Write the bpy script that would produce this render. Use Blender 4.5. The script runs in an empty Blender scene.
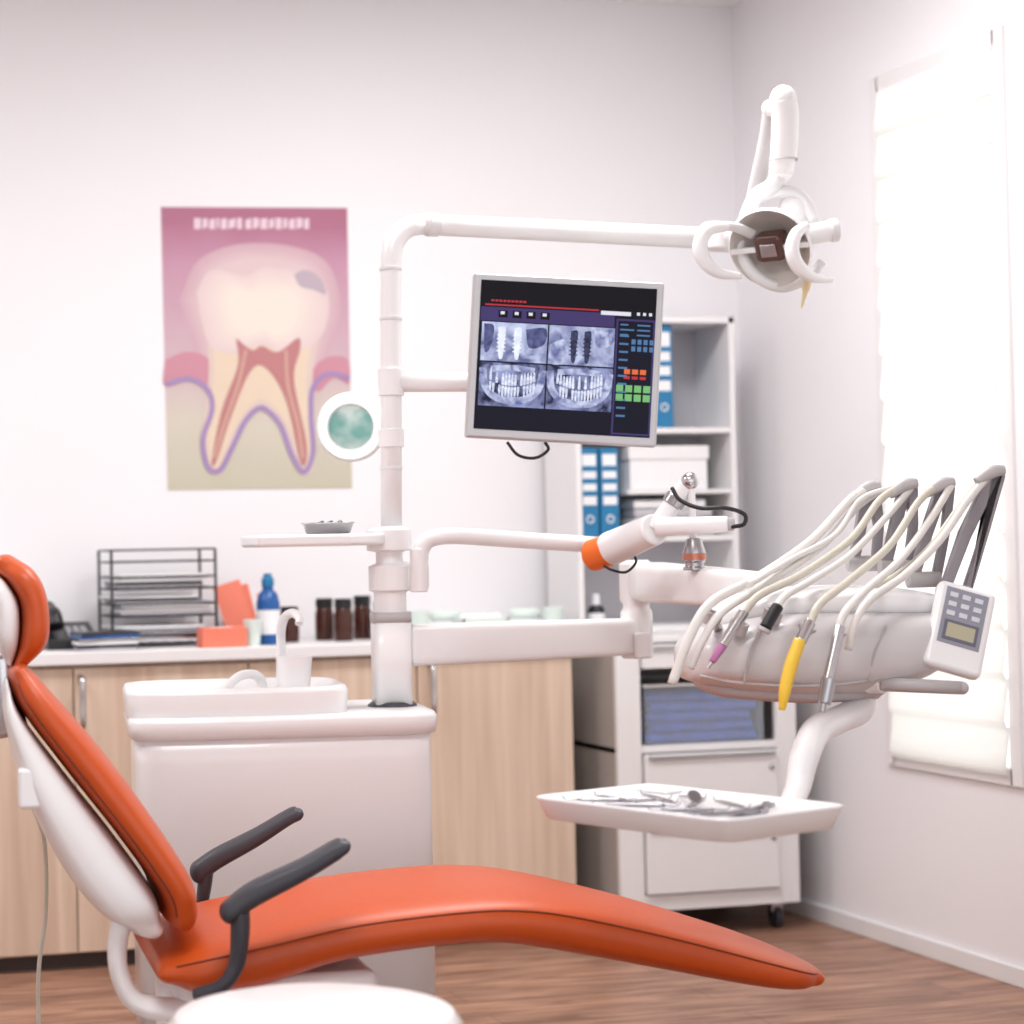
import bpy, bmesh, math, random
from mathutils import Vector, Matrix
random.seed(4)
# ------------------------------------------------------------------ camera
F=2133.0; TH=math.radians(13.98); PITCH=math.radians(1.05); ROLL=math.radians(-1.15); H=1.15
C=Vector((0,0,H))
RC=Matrix.Rotation(-TH,3,'Z')@Matrix.Rotation(math.pi/2+PITCH,3,'X')@Matrix.Rotation(ROLL,3,'Z')
cd=bpy.data.cameras.new('camera'); cam=bpy.data.objects.new('camera',cd)
bpy.context.scene.collection.objects.link(cam)
cam.matrix_world=Matrix.Translation(C)@RC.to_4x4()
cd.lens=F/1024*36; cd.sensor_width=36; cd.shift_x=0.25
cd.dof.use_dof=True; cd.dof.focus_distance=4.3; cd.dof.aperture_fstop=2.6
bpy.context.scene.camera=cam
cs,sn=math.cos(TH),math.sin(TH)
# image pixels unprojected to an estimated depth or plane -> room coordinates
def ray(u,v): return RC@Vector(((u-256)/F,-(v-512)/F,-1))
def S(u,v,d): return C+ray(u,v)*d
def onplane(u,v,o,n):
    r=ray(u,v); return C+r*((Vector(o)-C).dot(n)/r.dot(n))
def onY(u,v,Y): return onplane(u,v,(0,Y,0),Vector((0,1,0)))
def V(x,y,z): return Vector((x*cs+y*sn,-x*sn+y*cs,z))
RIGHT=V(1,0,0); FWD=V(0,1,0); UP=Vector((0,0,1))
# ------------------------------------------------------------------ materials
def lin(c):
    return tuple(((x/255)/12.92 if x/255<=0.04045 else ((x/255+0.055)/1.055)**2.4) for x in c)
def mat(name,rgb,rough=0.5,metal=0,noise=0.03,scale=8,emit=0,coat=0,alpha=1,trans=0):
    m=bpy.data.materials.new(name); m.use_nodes=True; nt=m.node_tree; b=nt.nodes['Principled BSDF']
    c=lin(rgb)
    tc=nt.nodes.new('ShaderNodeTexCoord'); nz=nt.nodes.new('ShaderNodeTexNoise'); nz.inputs['Scale'].default_value=scale
    nz.inputs['Detail'].default_value=3
    rp=nt.nodes.new('ShaderNodeValToRGB')
    if noise>.2: rp.color_ramp.elements[0].position=.3; rp.color_ramp.elements[1].position=.7
    rp.color_ramp.elements[0].color=tuple(x*(1-noise) for x in c)+(1,)
    rp.color_ramp.elements[1].color=tuple(min(1,x*(1+noise)) for x in c)+(1,)
    nt.links.new(tc.outputs['Object'],nz.inputs['Vector']); nt.links.new(nz.outputs['Fac'],rp.inputs['Fac'])
    nt.links.new(rp.outputs['Color'],b.inputs['Base Color'])
    b.inputs['Roughness'].default_value=rough; b.inputs['Metallic'].default_value=metal
    b.inputs['Coat Weight'].default_value=coat
    if emit:
        nt.links.new(rp.outputs['Color'],b.inputs['Emission Color']); b.inputs['Emission Strength'].default_value=emit
        nt.links.remove(b.inputs['Base Color'].links[0]); b.inputs['Base Color'].default_value=(0.004,0.004,0.006,1)
        b.inputs['Specular IOR Level'].default_value=0.12
    if trans: b.inputs['Transmission Weight'].default_value=trans
    if alpha<1: b.inputs['Alpha'].default_value=alpha
    return m
WALL=mat('wall_paint',(238,236,239),0.9,scale=1.5,noise=0.012)
CEIL=mat('ceiling_paint',(240,239,240),0.9,scale=2,noise=0.01)
WHITE=mat('white_plastic',(240,239,240),0.3,noise=0.01,coat=0.2)
ENAMEL=mat('white_enamel',(225,224,225),0.35,noise=0.01)
LAM=mat('white_laminate',(232,230,231),0.45,noise=0.015)
GREYP=mat('grey_plastic',(184,179,180),0.4,noise=0.02)
UNITG=mat('unit_shell',(208,204,205),0.32,noise=0.02,coat=0.2)
WHIPG=mat('whip_grey',(142,137,142),0.4)
DARK=mat('dark_grey_rubber',(56,56,64),0.45)
BLACK=mat('black_plastic',(22,22,26),0.4)
CHROME=mat('chrome',(200,198,200),0.22,metal=1)
STEEL=mat('steel',(175,173,176),0.25,metal=1)
ORANGE=mat('orange_leather',(198,78,18),0.42,noise=0.06,scale=60)
ORANGEP=mat('orange_plastic',(236,108,20),0.4)
SEAM=mat('seam_thread',(120,48,18),0.6)
HOSE=mat('hose_silicone',(226,222,218),0.4)
HOSEB=mat('hose_beige',(204,198,184),0.4)
YEL=mat('yellow_sleeve',(240,196,60),0.4)
PINKM=mat('pink_sleeve',(180,110,160),0.35)
BLUE=mat('binder_blue',(26,116,164),0.5)
PAPER=mat('paper_white',(236,236,238),0.7)
SHELFG=mat('shelf_grey',(188,186,192),0.6)
NAVY=mat('blue_cloth',(44,76,165),0.7,noise=0.35,scale=25)
AMBER=mat('amber_glass',(66,30,20),0.15)
BLUEB=mat('blue_bottle',(22,84,152),0.3)
PINK=mat('pink_paper',(234,128,104),0.7)
MINT=mat('mint_plastic',(216,230,224),0.4)
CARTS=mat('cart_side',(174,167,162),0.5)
SILV=mat('silver_bezel',(192,191,194),0.35,metal=0.3)
TOE=mat('toe_kick',(76,66,64),0.7)
GLASSB=mat('clear_box',(225,232,240),0.15,alpha=0.16)
def wood():
    m=bpy.data.materials.new('oak_laminate'); m.use_nodes=True; nt=m.node_tree; b=nt.nodes['Principled BSDF']
    tc=nt.nodes.new('ShaderNodeTexCoord'); mp=nt.nodes.new('ShaderNodeMapping'); mp.inputs['Scale'].default_value=(28,28,1.2)
    nz=nt.nodes.new('ShaderNodeTexNoise'); nz.inputs['Scale'].default_value=1.0; nz.inputs['Detail'].default_value=6; nz.inputs['Distortion'].default_value=0.5
    rp=nt.nodes.new('ShaderNodeValToRGB')
    rp.color_ramp.elements[0].position=0.3; rp.color_ramp.elements[0].color=lin((201,174,153))+(1,)
    rp.color_ramp.elements[1].position=0.7; rp.color_ramp.elements[1].color=lin((224,202,182))+(1,)
    nt.links.new(tc.outputs['Object'],mp.inputs[0]); nt.links.new(mp.outputs[0],nz.inputs['Vector'])
    nt.links.new(nz.outputs['Fac'],rp.inputs[0]); nt.links.new(rp.outputs[0],b.inputs['Base Color']); b.inputs['Roughness'].default_value=0.5
    return m
def floorm():
    m=bpy.data.materials.new('floor_wood'); m.use_nodes=True; nt=m.node_tree; b=nt.nodes['Principled BSDF']
    tc=nt.nodes.new('ShaderNodeTexCoord')
    bk=nt.nodes.new('ShaderNodeTexBrick'); bk.inputs['Scale'].default_value=1; bk.inputs['Brick Width'].default_value=1.2; bk.inputs['Row Height'].default_value=0.16
    bk.inputs['Mortar Size'].default_value=0.002; bk.inputs['Color1'].default_value=(0.88,0.88,0.88,1); bk.inputs['Color2'].default_value=(1.1,1.1,1.1,1); bk.inputs['Mortar'].default_value=(0.5,0.5,0.5,1)
    mp=nt.nodes.new('ShaderNodeMapping'); mp.inputs['Scale'].default_value=(2.0,16,1)
    nz=nt.nodes.new('ShaderNodeTexNoise'); nz.inputs['Scale'].default_value=1.6; nz.inputs['Detail'].default_value=8; nz.inputs['Distortion'].default_value=1.2
    rp=nt.nodes.new('ShaderNodeValToRGB')
    rp.color_ramp.elements[0].position=0.34; rp.color_ramp.elements[0].color=lin((120,84,68))+(1,)
    rp.color_ramp.elements[1].position=0.66; rp.color_ramp.elements[1].color=lin((176,134,111))+(1,)
    mx=nt.nodes.new('ShaderNodeMix'); mx.data_type='RGBA'; mx.blend_type='MULTIPLY'; mx.inputs['Factor'].default_value=1
    nt.links.new(tc.outputs['Object'],bk.inputs['Vector']); nt.links.new(tc.outputs['Object'],mp.inputs[0]); nt.links.new(mp.outputs[0],nz.inputs['Vector'])
    nt.links.new(nz.outputs['Fac'],rp.inputs[0]); nt.links.new(rp.outputs[0],mx.inputs['A']); nt.links.new(bk.outputs['Color'],mx.inputs['B'])
    nt.links.new(mx.outputs['Result'],b.inputs['Base Color']); b.inputs['Roughness'].default_value=0.42
    return m
WOOD=wood(); FLOOR=floorm()
# ------------------------------------------------------------------ builders
def E(name,loc=(0,0,0)):
    e=bpy.data.objects.new(name,None); bpy.context.scene.collection.objects.link(e); e.location=loc; e.empty_display_size=0.05
    return e
def mk(name,verts,faces,m,parent=None,smooth=False,bevel=0,seg=3):
    me=bpy.data.meshes.new(name); me.from_pydata([tuple(v) for v in verts],[],faces)
    bm=bmesh.new(); bm.from_mesh(me); bmesh.ops.recalc_face_normals(bm,faces=bm.faces); bm.to_mesh(me); bm.free()
    me.materials.append(m)
    o=bpy.data.objects.new(name,me); bpy.context.scene.collection.objects.link(o)
    if smooth or bevel:
        for p in me.polygons: p.use_smooth=True
    if bevel:
        b=o.modifiers.new('bevel','BEVEL'); b.width=bevel; b.segments=seg; b.limit_method='ANGLE'; b.angle_limit=math.radians(35); b.harden_normals=True
    if parent:
        o.parent=parent; o.matrix_parent_inverse=Matrix.Translation(-Vector(parent.location))
    return o
BF=[(0,1,3,2),(4,6,7,5),(0,4,5,1),(2,3,7,6),(0,2,6,4),(1,5,7,3)]
def box(name,lo,hi,m,parent=None,bevel=0,M=None):
    vs=[Vector((x,y,z)) for x in (lo[0],hi[0]) for y in (lo[1],hi[1]) for z in (lo[2],hi[2])]
    if M is not None: vs=[M@v for v in vs]
    return mk(name,vs,BF,m,parent,bevel=bevel)
def boxes(name,lst,m,parent=None,bevel=0,M=None):
    vs=[];fs=[]
    for lo,hi in lst:
        n=len(vs)
        b=[Vector((x,y,z)) for x in (lo[0],hi[0]) for y in (lo[1],hi[1]) for z in (lo[2],hi[2])]
        if M is not None: b=[M@v for v in b]
        vs+=b; fs+=[tuple(i+n for i in f) for f in BF]
    return mk(name,vs,fs,m,parent,bevel=bevel)
def frame(o,ex,ez):
    ex=Vector(ex).normalized(); ez=Vector(ez); ez=(ez-ex*ez.dot(ex)).normalized(); ey=ez.cross(ex)
    M=Matrix.Identity(4)
    for i in range(3): M[i][0]=ex[i];M[i][1]=ey[i];M[i][2]=ez[i];M[i][3]=o[i]
    return M
def cat(pts,n=8):
    P=[pts[0]*2-pts[1]]+list(pts)+[pts[-1]*2-pts[-2]]; out=[]
    for i in range(1,len(P)-2):
        a,b,c,d=P[i-1],P[i],P[i+1],P[i+2]
        for k in range(n):
            t=k/n; out.append(0.5*((2*b)+(c-a)*t+(2*a-5*b+4*c-d)*t*t+(3*b-a-3*c+d)*t**3))
    out.append(P[-2]); return out
def sweep(name,pts,r,m,parent=None,smooth=True,segs=14,flat=1.0,n=8,flatdir=None):
    pts=[Vector(p) for p in pts]; rs=list(r) if hasattr(r,'__len__') else [r]*len(pts)
    if smooth and len(pts)>2:
        rv=cat([Vector((x,0,0)) for x in rs],n); pts=cat(pts,n); rs=[max(0.0005,v.x) for v in rv]
    vs=[];fs=[]; 
    t=(pts[1]-pts[0]).normalized(); up=Vector(flatdir) if flatdir else (UP if abs(t.z)<0.9 else FWD)
    nrm=(up-t*up.dot(t)).normalized()
    for i,p in enumerate(pts):
        if i==0: t=(pts[1]-pts[0])
        elif i==len(pts)-1: t=(pts[-1]-pts[-2])
        else: t=(pts[i+1]-pts[i-1])
        t.normalize(); nrm=(nrm-t*nrm.dot(t)).normalized(); bn=t.cross(nrm)
        for k in range(segs):
            a=2*math.pi*k/segs; vs.append(p+nrm*math.cos(a)*rs[i]+bn*math.sin(a)*rs[i]*flat)
    for i in range(len(pts)-1):
        for k in range(segs):
            fs.append((i*segs+k,i*segs+(k+1)%segs,(i+1)*segs+(k+1)%segs,(i+1)*segs+k))
    fs.append(tuple(range(segs))); fs.append(tuple((len(pts)-1)*segs+k for k in range(segs)))
    o=mk(name,vs,fs,m,parent,smooth=True)
    for q in o.data.polygons[-2:]: q.use_smooth=False
    return o
def lathe(name,o,axis,prof,m,parent=None,segs=32,sx=1.0):
    axis=Vector(axis).normalized(); a=RIGHT if abs(axis.dot(RIGHT))<0.9 else UP
    ex=(a-axis*a.dot(axis)).normalized(); ey=axis.cross(ex); vs=[];fs=[]
    for r,h in prof:
        for k in range(segs):
            t=2*math.pi*k/segs; vs.append(Vector(o)+axis*h+ex*math.cos(t)*r*sx+ey*math.sin(t)*r)
    for i in range(len(prof)-1):
        for k in range(segs): fs.append((i*segs+k,i*segs+(k+1)%segs,(i+1)*segs+(k+1)%segs,(i+1)*segs+k))
    o=mk(name,vs,fs,m,parent,smooth=True)
    mod=o.modifiers.new('b','BEVEL'); mod.width=0.0012; mod.segments=2; mod.limit_method='ANGLE'; mod.angle_limit=math.radians(40); mod.harden_normals=True
    return o
def cyl(name,a,b,r,m,parent=None,r2=None,segs=28):
    a=Vector(a);b=Vector(b);L=(b-a).length; r2=r if r2 is None else r2
    c=min(r,r2)*0.12
    return lathe(name,a,b-a,[(0.0,0),(r-c,0),(r,c),(r2,L-c),(r2-c,L),(0.0,L)],m,parent,segs)
def ball(name,o,r,m,parent=None,n=14,axis=(0,0,1),sq=1):
    return lathe(name,o,axis,[(r*math.sin(math.pi*i/n),-r*sq*math.cos(math.pi*i/n)) for i in range(n+1)],m,parent,24)
def prism(name,pts,off,m,parent=None,bevel=0):
    n=len(pts); off=Vector(off); vs=[Vector(p)-off/2 for p in pts]+[Vector(p)+off/2 for p in pts]
    fs=[tuple(range(n)),tuple(range(n,2*n))]+[(i,(i+1)%n,(i+1)%n+n,i+n) for i in range(n)]
    return mk(name,vs,fs,m,parent,bevel=bevel)
def rings(name,rl,m,parent=None,cap=True):
    n=len(rl[0]); vs=[p for r in rl for p in r]; fs=[]
    for i in range(len(rl)-1):
        for k in range(n): fs.append((i*n+k,i*n+(k+1)%n,(i+1)*n+(k+1)%n,(i+1)*n+k))
    if cap: fs.append(tuple(range(n))); fs.append(tuple((len(rl)-1)*n+k for k in range(n)))
    return mk(name,vs,fs,m,parent,smooth=True)
def sup(t,n):
    c,s=math.cos(t),math.sin(t); return (math.copysign(abs(c)**(2/n),c),math.copysign(abs(s)**(2/n),s))
# ------------------------------------------------------------------ room
XR=3.19; YB=6.30; XL=-2.2; YF=-1.2; ZC=2.88
box('floor',(XL-.1,YF,-0.1),(XR+.1,YB+.1,0),FLOOR)
box('ceiling',(XL-.1,YF,ZC),(XR+.1,YB+.1,ZC+.1),CEIL)
box('wall_back',(XL,YB,0),(XR+.1,YB+.1,ZC),WALL)
box('wall_left',(XL-.1,YF,0),(XL,YB+.1,ZC),WALL)
wz0,wz1=0.545,2.42
w1=(4.83,5.41); w2=(3.9,4.68)
boxes('wall_right',[((XR,YF,0),(XR+.1,YB,wz0)),((XR,YF,wz1),(XR+.1,YB,ZC)),((XR,w1[1],wz0),(XR+.1,YB,wz1)),((XR,w2[1],wz0),(XR+.1,w1[0],wz1)),((XR,YF,wz0),(XR+.1,w2[0],wz1))],WALL)
BL=bpy.data.materials.new('blind_fabric'); BL.use_nodes=True; nt=BL.node_tree; nt.nodes.clear()
out=nt.nodes.new('ShaderNodeOutputMaterial'); tr=nt.nodes.new('ShaderNodeBsdfTranslucent'); df=nt.nodes.new('ShaderNodeBsdfDiffuse'); mx=nt.nodes.new('ShaderNodeMixShader')
nz=nt.nodes.new('ShaderNodeTexNoise'); nz.inputs['Scale'].default_value=3; rp=nt.nodes.new('ShaderNodeValToRGB')
rp.color_ramp.elements[0].color=(0.76,0.75,0.71,1); rp.color_ramp.elements[1].color=(0.84,0.83,0.80,1)
nt.links.new(nz.outputs[0],rp.inputs[0]); nt.links.new(rp.outputs[0],tr.inputs[0]); nt.links.new(rp.outputs[0],df.inputs[0])
mx.inputs[0].default_value=0.6; nt.links.new(tr.outputs[0],mx.inputs[1]); nt.links.new(df.outputs[0],mx.inputs[2]); nt.links.new(mx.outputs[0],out.inputs[0])
for i,(a,b) in enumerate((w1,w2)):
    e=E('window_%d'%(i+1),(XR,(a+b)/2,1.5))
    t=0.035
    boxes('frame',[((XR-.012,a-t,wz0-t),(XR+.05,a+.012,wz1+t)),((XR-.012,b-.012,wz0-t),(XR+.05,b+t,wz1+t)),((XR-.012,a,wz1-.012),(XR+.05,b,wz1+t)),((XR-.012,a,wz0-t),(XR+.05,b,wz0+.012))],LAM,e,bevel=0.003)
    # soft roman blind: each fold bellies out and tucks back over the next one
    vs=[];fs=[];n=15; sub=8
    for k in range(n):
        z0_=wz0-0.01+(wz1-wz0)*k/n; dz=(wz1-wz0)/n
        for q in range(sub+1):
            ph=q/sub; x=XR-0.016-0.016*(1-ph)**1.5*math.sin(min(1,(ph+.05)*4)*math.pi/2)
            zz_=z0_+dz*ph*1.0
            vs+=[(x,a+.004,zz_),(x,(a+b)/2,zz_),(x,b-.012,zz_)]
    tot=n*(sub+1)
    for k in range(tot-1):
        for j in range(2): fs.append((k*3+j,k*3+j+1,(k+1)*3+j+1,(k+1)*3+j))
    mk('pleated_blind',vs,fs,BL,e)
    L=bpy.data.lights.new('daylight_%d'%(i+1),'AREA'); L.shape='RECTANGLE'; L.size=b-a+.3; L.size_y=wz1-wz0+.3; L.energy=9; L.color=(1,0.99,0.97)
    lo=bpy.data.objects.new('daylight_%d'%(i+1),L); bpy.context.scene.collection.objects.link(lo); lo.location=(XR+.5,(a+b)/2,1.5); lo.rotation_euler=(0,math.radians(90),0)
box('baseboard_right',(XR-.012,YF,0),(XR,YB,.05),LAM,bevel=.003)
box('baseboard_back',(XL,YB-.012,0),(XR-.012,YB,.05),LAM,bevel=.003)
# ------------------------------------------------------------------ poster
po=E('tooth_anatomy_poster',onY(257,350,YB-.001))
def PP(u,v,l=0): return onY(u,v,YB-.0015-l*.0006)
def grad(name,stops):
    m=bpy.data.materials.new(name); m.use_nodes=True; nt=m.node_tree; b=nt.nodes['Principled BSDF']
    tc=nt.nodes.new('ShaderNodeTexCoord'); sx=nt.nodes.new('ShaderNodeSeparateXYZ'); nz=nt.nodes.new('ShaderNodeTexNoise'); nz.inputs['Scale'].default_value=5
    mr=nt.nodes.new('ShaderNodeMapRange'); mr.inputs['From Min'].default_value=PP(257,490).z; mr.inputs['From Max'].default_value=PP(257,207).z
    ad=nt.nodes.new('ShaderNodeMath'); ad.operation='MULTIPLY_ADD'; ad.inputs[1].default_value=0.12; 
    rp=nt.nodes.new('ShaderNodeValToRGB'); el=rp.color_ramp.elements
    while len(el)<len(stops): el.new(0.5)
    for e_,(p,c) in zip(el,stops): e_.position=p; e_.color=lin(c)+(1,)
    nt.links.new(tc.outputs['Object'],sx.inputs[0]); nt.links.new(tc.outputs['Object'],nz.inputs['Vector']); nt.links.new(sx.outputs['Z'],mr.inputs['Value'])
    nt.links.new(nz.outputs['Fac'],ad.inputs[0]); nt.links.new(mr.outputs[0],ad.inputs[2]); nt.links.new(ad.outputs[0],rp.inputs[0]); nt.links.new(rp.outputs[0],b.inputs['Base Color'])
    b.inputs['Roughness'].default_value=0.6
    return m
PBG=grad('poster_print',[(0.0,(192,187,166)),(0.30,(204,196,182)),(0.44,(202,180,184)),(0.6,(198,166,178)),(0.85,(190,142,164)),(1.0,(170,106,132))])
prism('sheet',[PP(161,207),PP(347,208),PP(352,488),PP(168,490)],(0,.002,0),PBG,po)
def flatpoly(name,pts,l,m,closed=True):
    P=[Vector((u,v,0)) for u,v in pts]
    P=cat(P+[P[0]],6)[:-1] if closed else P
    mk(name,[PP(p.x,p.y,l+2) for p in P],[tuple(range(len(P)))],m,po)
def ribbon(name,pts,w,l,m):
    P=cat([Vector((u,v,0)) for u,v in pts],8); vs=[];fs=[]
    for i,p in enumerate(P):
        t=(P[min(i+1,len(P)-1)]-P[max(i-1,0)]).normalized(); n=Vector((-t.y,t.x,0))*w/2
        vs+=[PP(p.x+n.x,p.y+n.y,l+2),PP(p.x-n.x,p.y-n.y,l+2)]
    for i in range(len(P)-1): fs.append((2*i,2*i+1,2*i+3,2*i+2))
    mk(name,vs,fs,m,po)
def mixc(a,b,t): return tuple(a[i]*(1-t)+b[i]*t for i in range(3))
p_h=mat('print_title',(224,200,212),0.6); p_t=mat('print_dentin',(222,202,180),0.6); p_t2=mat('print_dentin_edge',(214,194,186),0.6)
p_p=mat('print_purple',(160,134,180),0.6); p_pk=mat('print_gum',(198,138,154),0.6); p_r=mat('print_pulp',(184,122,124),0.6); p_r2=mat('print_pulp_core',(200,160,144),0.6); p_g=mat('print_caries',(182,166,178),0.6)
flatpoly('gum_l',[(165,360),(185,352),(205,356),(214,372),(208,388),(190,380),(165,386)],1.5,p_pk)
flatpoly('gum_r',[(318,362),(332,356),(348,360),(349,384),(334,378),(318,392),(310,378)],1.5,p_pk)
base=[(182,300),(200,262),(240,246),(290,248),(325,264),(338,305),(328,350),(314,385),(262,390),(210,385),(194,340)]
cc=(262,312)
for i in range(5):
    f=1.03-.055*i; flatpoly('halo_%d'%i,[(cc[0]+(u-cc[0])*f,cc[1]+(v-cc[1])*f) for u,v in base],.1+i*.25,mat('print_halo_%d'%i,mixc((196,158,172),(214,190,192),(i+1)/5),.6))
flatpoly('root_edge',[(203,300),(209,370),(202,430),(206,468),(223,472),(242,425),(262,405),(284,428),(298,472),(314,468),(314,420),(313,370),(322,310),(300,290),(225,288)],2.2,p_t2)
flatpoly('root_body',[(208,300),(214,370),(207,430),(210,464),(219,466),(238,422),(262,399),(288,426),(302,466),(310,464),(309,420),(307,370),(316,310),(300,290),(225,288)],2.8,p_t)
crown=[(196,292),(212,270),(245,276),(262,268),(290,270),(320,278),(329,308),(318,340),(285,354),(262,344),(235,354),(208,342)]
for i in range(6):
    f=1.0-.09*i; flatpoly('crown_%d'%i,[(cc[0]+(u-cc[0])*f,cc[1]+(v-cc[1])*f) for u,v in crown],3.2+i*.22,mat('print_crown_%d'%i,mixc((218,196,198),(230,218,208),(i+1)/6),.6))
flatpoly('caries',[(294,274),(306,270),(320,278),(326,294),(314,290),(300,286)],4.8,p_g)
ribbon('ligament',[(166,384),(190,379),(208,390),(212,410),(203,440),(208,467),(220,470),(232,448),(246,420),(262,408),(280,424),(292,455),(304,472),(313,452),(311,415),(313,388),(328,374),(350,378)],5,5,p_p)
flatpoly('pulp',[(236,338),(252,350),(262,346),(278,352),(298,338),(300,350),(294,380),(306,440),(306,462),(300,460),(286,400),(266,368),(250,372),(230,420),(216,462),(212,460),(222,410),(238,365)],5.4,p_r)
ribbon('canal_l',[(246,350),(238,385),(224,425),(214,458)],3,6,p_r2); ribbon('canal_r',[(286,350),(288,385),(298,425),(303,458)],3,6,p_r2)
uu=194
for j,wd in enumerate((7,5,6,2.5,6,7,5,0,6,6,7,5,6,4,6,6,5)): # title lettering
    if wd:
        mk('title_letter_%d'%j,[PP(uu,218+(j%3),2),PP(uu+wd,218,2),PP(uu+wd,229-(j%2)*2,2),PP(uu,229,2)],[(0,1,2,3)],p_h,po)
    uu+=wd+1.6
# ------------------------------------------------------------------ counter
CT=0.88; cx1=2.415; cx0=-0.6; cyf=5.87
co=E('base_cabinet_counter',(1,6.1,0))
box('carcass',(cx0,cyf+.02,.045),(cx1,YB-.014,CT-.035),WOOD,co)
box('toe_kick',(cx0+.01,cyf+.05,0),(cx1-.01,YB-.014,.045),TOE,co)
box('worktop',(cx0-.01,cyf-.025,CT-.035),(cx1+.01,YB-.014,CT),LAM,co,bevel=.004)
edges=[-.58,-.07,.43,.93,1.43,1.93,2.41]
boxes('doors',[((a+.002,cyf,.05),(b-.002,cyf+.018,CT-.045)) for a,b in zip(edges[:-1],edges[1:])],WOOD,co,bevel=.002)
for k,x in enumerate((-.03,.93+.02,1.97)):
    sweep('door_handle_%d'%k,[(x,cyf,.81),(x,cyf-.03,.80),(x,cyf-.032,.74),(x,cyf-.03,.68),(x,cyf,.67)],.009,CHROME,co)
def cpos(u,Y,z=CT):
    p=onY(u,600,Y); p.z=z; return p
# wire letter tray
lt=E('wire_letter_tray',cpos(165,6.1))
a=cpos(112,6.01); b=cpos(216,6.01); x0,x1=a.x,b.x
TY0,TY1=6.01,6.22
for t in range(4):
    z=CT+.012+t*.078
    for zz in (z,z+.034):
        P=[Vector((x0,TY0,zz)),Vector((x1,TY0,zz)),Vector((x1,TY1,zz)),Vector((x0,TY1,zz)),Vector((x0,TY0,zz))]
        sweep('rail_%d'%t,P,.003,DARK,lt,smooth=False,segs=6)
    for k in range(8):
        x=x0+(x1-x0)*(k+.5)/8; sweep('wire',[(x,TY0,z),(x,TY1,z)],.0018,DARK,lt,smooth=False,segs=5)
    if t<3:
        for q in range((6,7,5)[t]):
            dx=random.uniform(-.02,.02); sl=random.uniform(-.004,.004)
            Mp=frame(Vector(((x0+x1)/2+dx-.008,(TY0+TY1)/2,z+.0045+q*.0078)),(1,random.uniform(-.04,.04),0),(0,0,1)); hw=(x1-x0)/2-.03+random.uniform(0,.016)
            box('paper_stack_%d'%t,(-hw,-.092,0),(hw,.092,.0066),[PAPER,SHELFG,STEEL,PAPER,DARK,GREYP,PAPER][(q*2+t)%7],lt,M=Mp)
for x in (x0,x1):
    for y in (TY0,TY1): sweep('post',[(x,y,CT),(x,y,CT+.28)],.0045,DARK,lt,smooth=False,segs=8)
# telephone
p=cpos(68,6.12); tp=E('desk_telephone',p)
M=frame(p,(1,0,0),(0,0,1))
vs=[M@Vector((x,y,z)) for x in (-.075,.075) for (y,z) in ((-.09,0),(.09,0),(.09,.075),(-.09,.03))]
mk('base',vs,[(0,1,2,3),(4,5,6,7),(0,1,5,4),(1,2,6,5),(2,3,7,6),(3,0,4,7)],BLACK,tp,bevel=.006)
sweep('handset',[M@Vector(q) for q in ((-.05,-.07,.065),(-.05,-.05,.10),(-.05,0,.11),(-.05,.05,.115),(-.05,.075,.09))],[.028,.022,.017,.022,.028],BLACK,tp)
boxes('keys',[((x,y,.05+y*.25),(x+.014,y+.014,.064+y*.25)) for x in (-.01,.012,.034) for y in (-.06,-.04,-.02,0)],SHELFG,tp,M=M)
# magazines
p=cpos(104,5.92); mg=E('magazine_pile',p)
for k in range(6):
    M=frame(p+Vector((0,0,.0001+k*.009)),(1,.06*(k-2),0),(0,0,1)); box('magazine_%d'%k,(-.085,-.055,0),(.085,.055,.0085),[SHELFG,DARK,PAPER,STEEL,BLUEB,DARK][k],mg,M=M,bevel=.001)
def jar(name,u,Y,r,h,m,cap,neck=.6,ch=.02):
    p=cpos(u,Y); e=E(name,p)
    lathe('body',p,UP,[(0,0),(r*.95,0),(r,.004),(r,h*.62),(r*.9,h*.72),(r*neck,h*.8),(r*neck,h-ch),(0,h-ch)],m,e)
    lathe('cap',p,UP,[(0,h-ch),(r*neck*1.15,h-ch),(r*neck*1.15,h-.002),(r*neck*1.05,h),(0,h)],cap,e)
    return e
p=cpos(268,5.97); e=E('blue_spray_bottle',p)
lathe('body',p,UP,[(0,0),(.032,0),(.034,.01),(.034,.12),(.028,.145),(.016,.158),(.016,.168),(0,.168)],BLUEB,e)
lathe('cap',p,UP,[(0,.168),(.018,.168),(.018,.19),(.012,.196),(.012,.205),(0,.205)],BLUE,e)
lathe('label',p,UP,[(.0346,.03),(.0346,.1)],PAPER,e)
for u,Y,r,h in ((289,6.08,.028,.105),(324,6.15,.028,.125),(343,6.05,.028,.125),(362,6.15,.028,.13),(381,6.05,.024,.115)): jar('amber_bottle',u,Y,r,h,AMBER,BLACK,.8,.028)
e=E('pink_tissue_box',cpos(221,5.92)); p=cpos(221,5.92); M=frame(p,(1,0,0),UP)
box('carton',(-.065,-.04,0),(.065,.04,.055),PINK,e,M=M,bevel=.003)
boxes('carton_slot',[((-.03,-.012,.054),(.03,.012,.0565))],PAPER,e,M=M)
e=E('pink_folder',cpos(243,6.12)); p=cpos(243,6.14)
for k in range(4):
    M=frame(p+Vector((-.01+k*.012,0.022*k,.012)),(1,0,.28-.1*k),(-.25+.08*k,.2,1)); box('sheet_%d'%k,(-.03,0,.0),(.055,.002,.17-.012*k),PINK if k!=2 else PAPER,e,M=M)
box('folder_rack',(p.x-.045,p.y-.01,CT),(p.x+.075,p.y+.10,CT+.022),PINK,e,bevel=.002)
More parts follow.
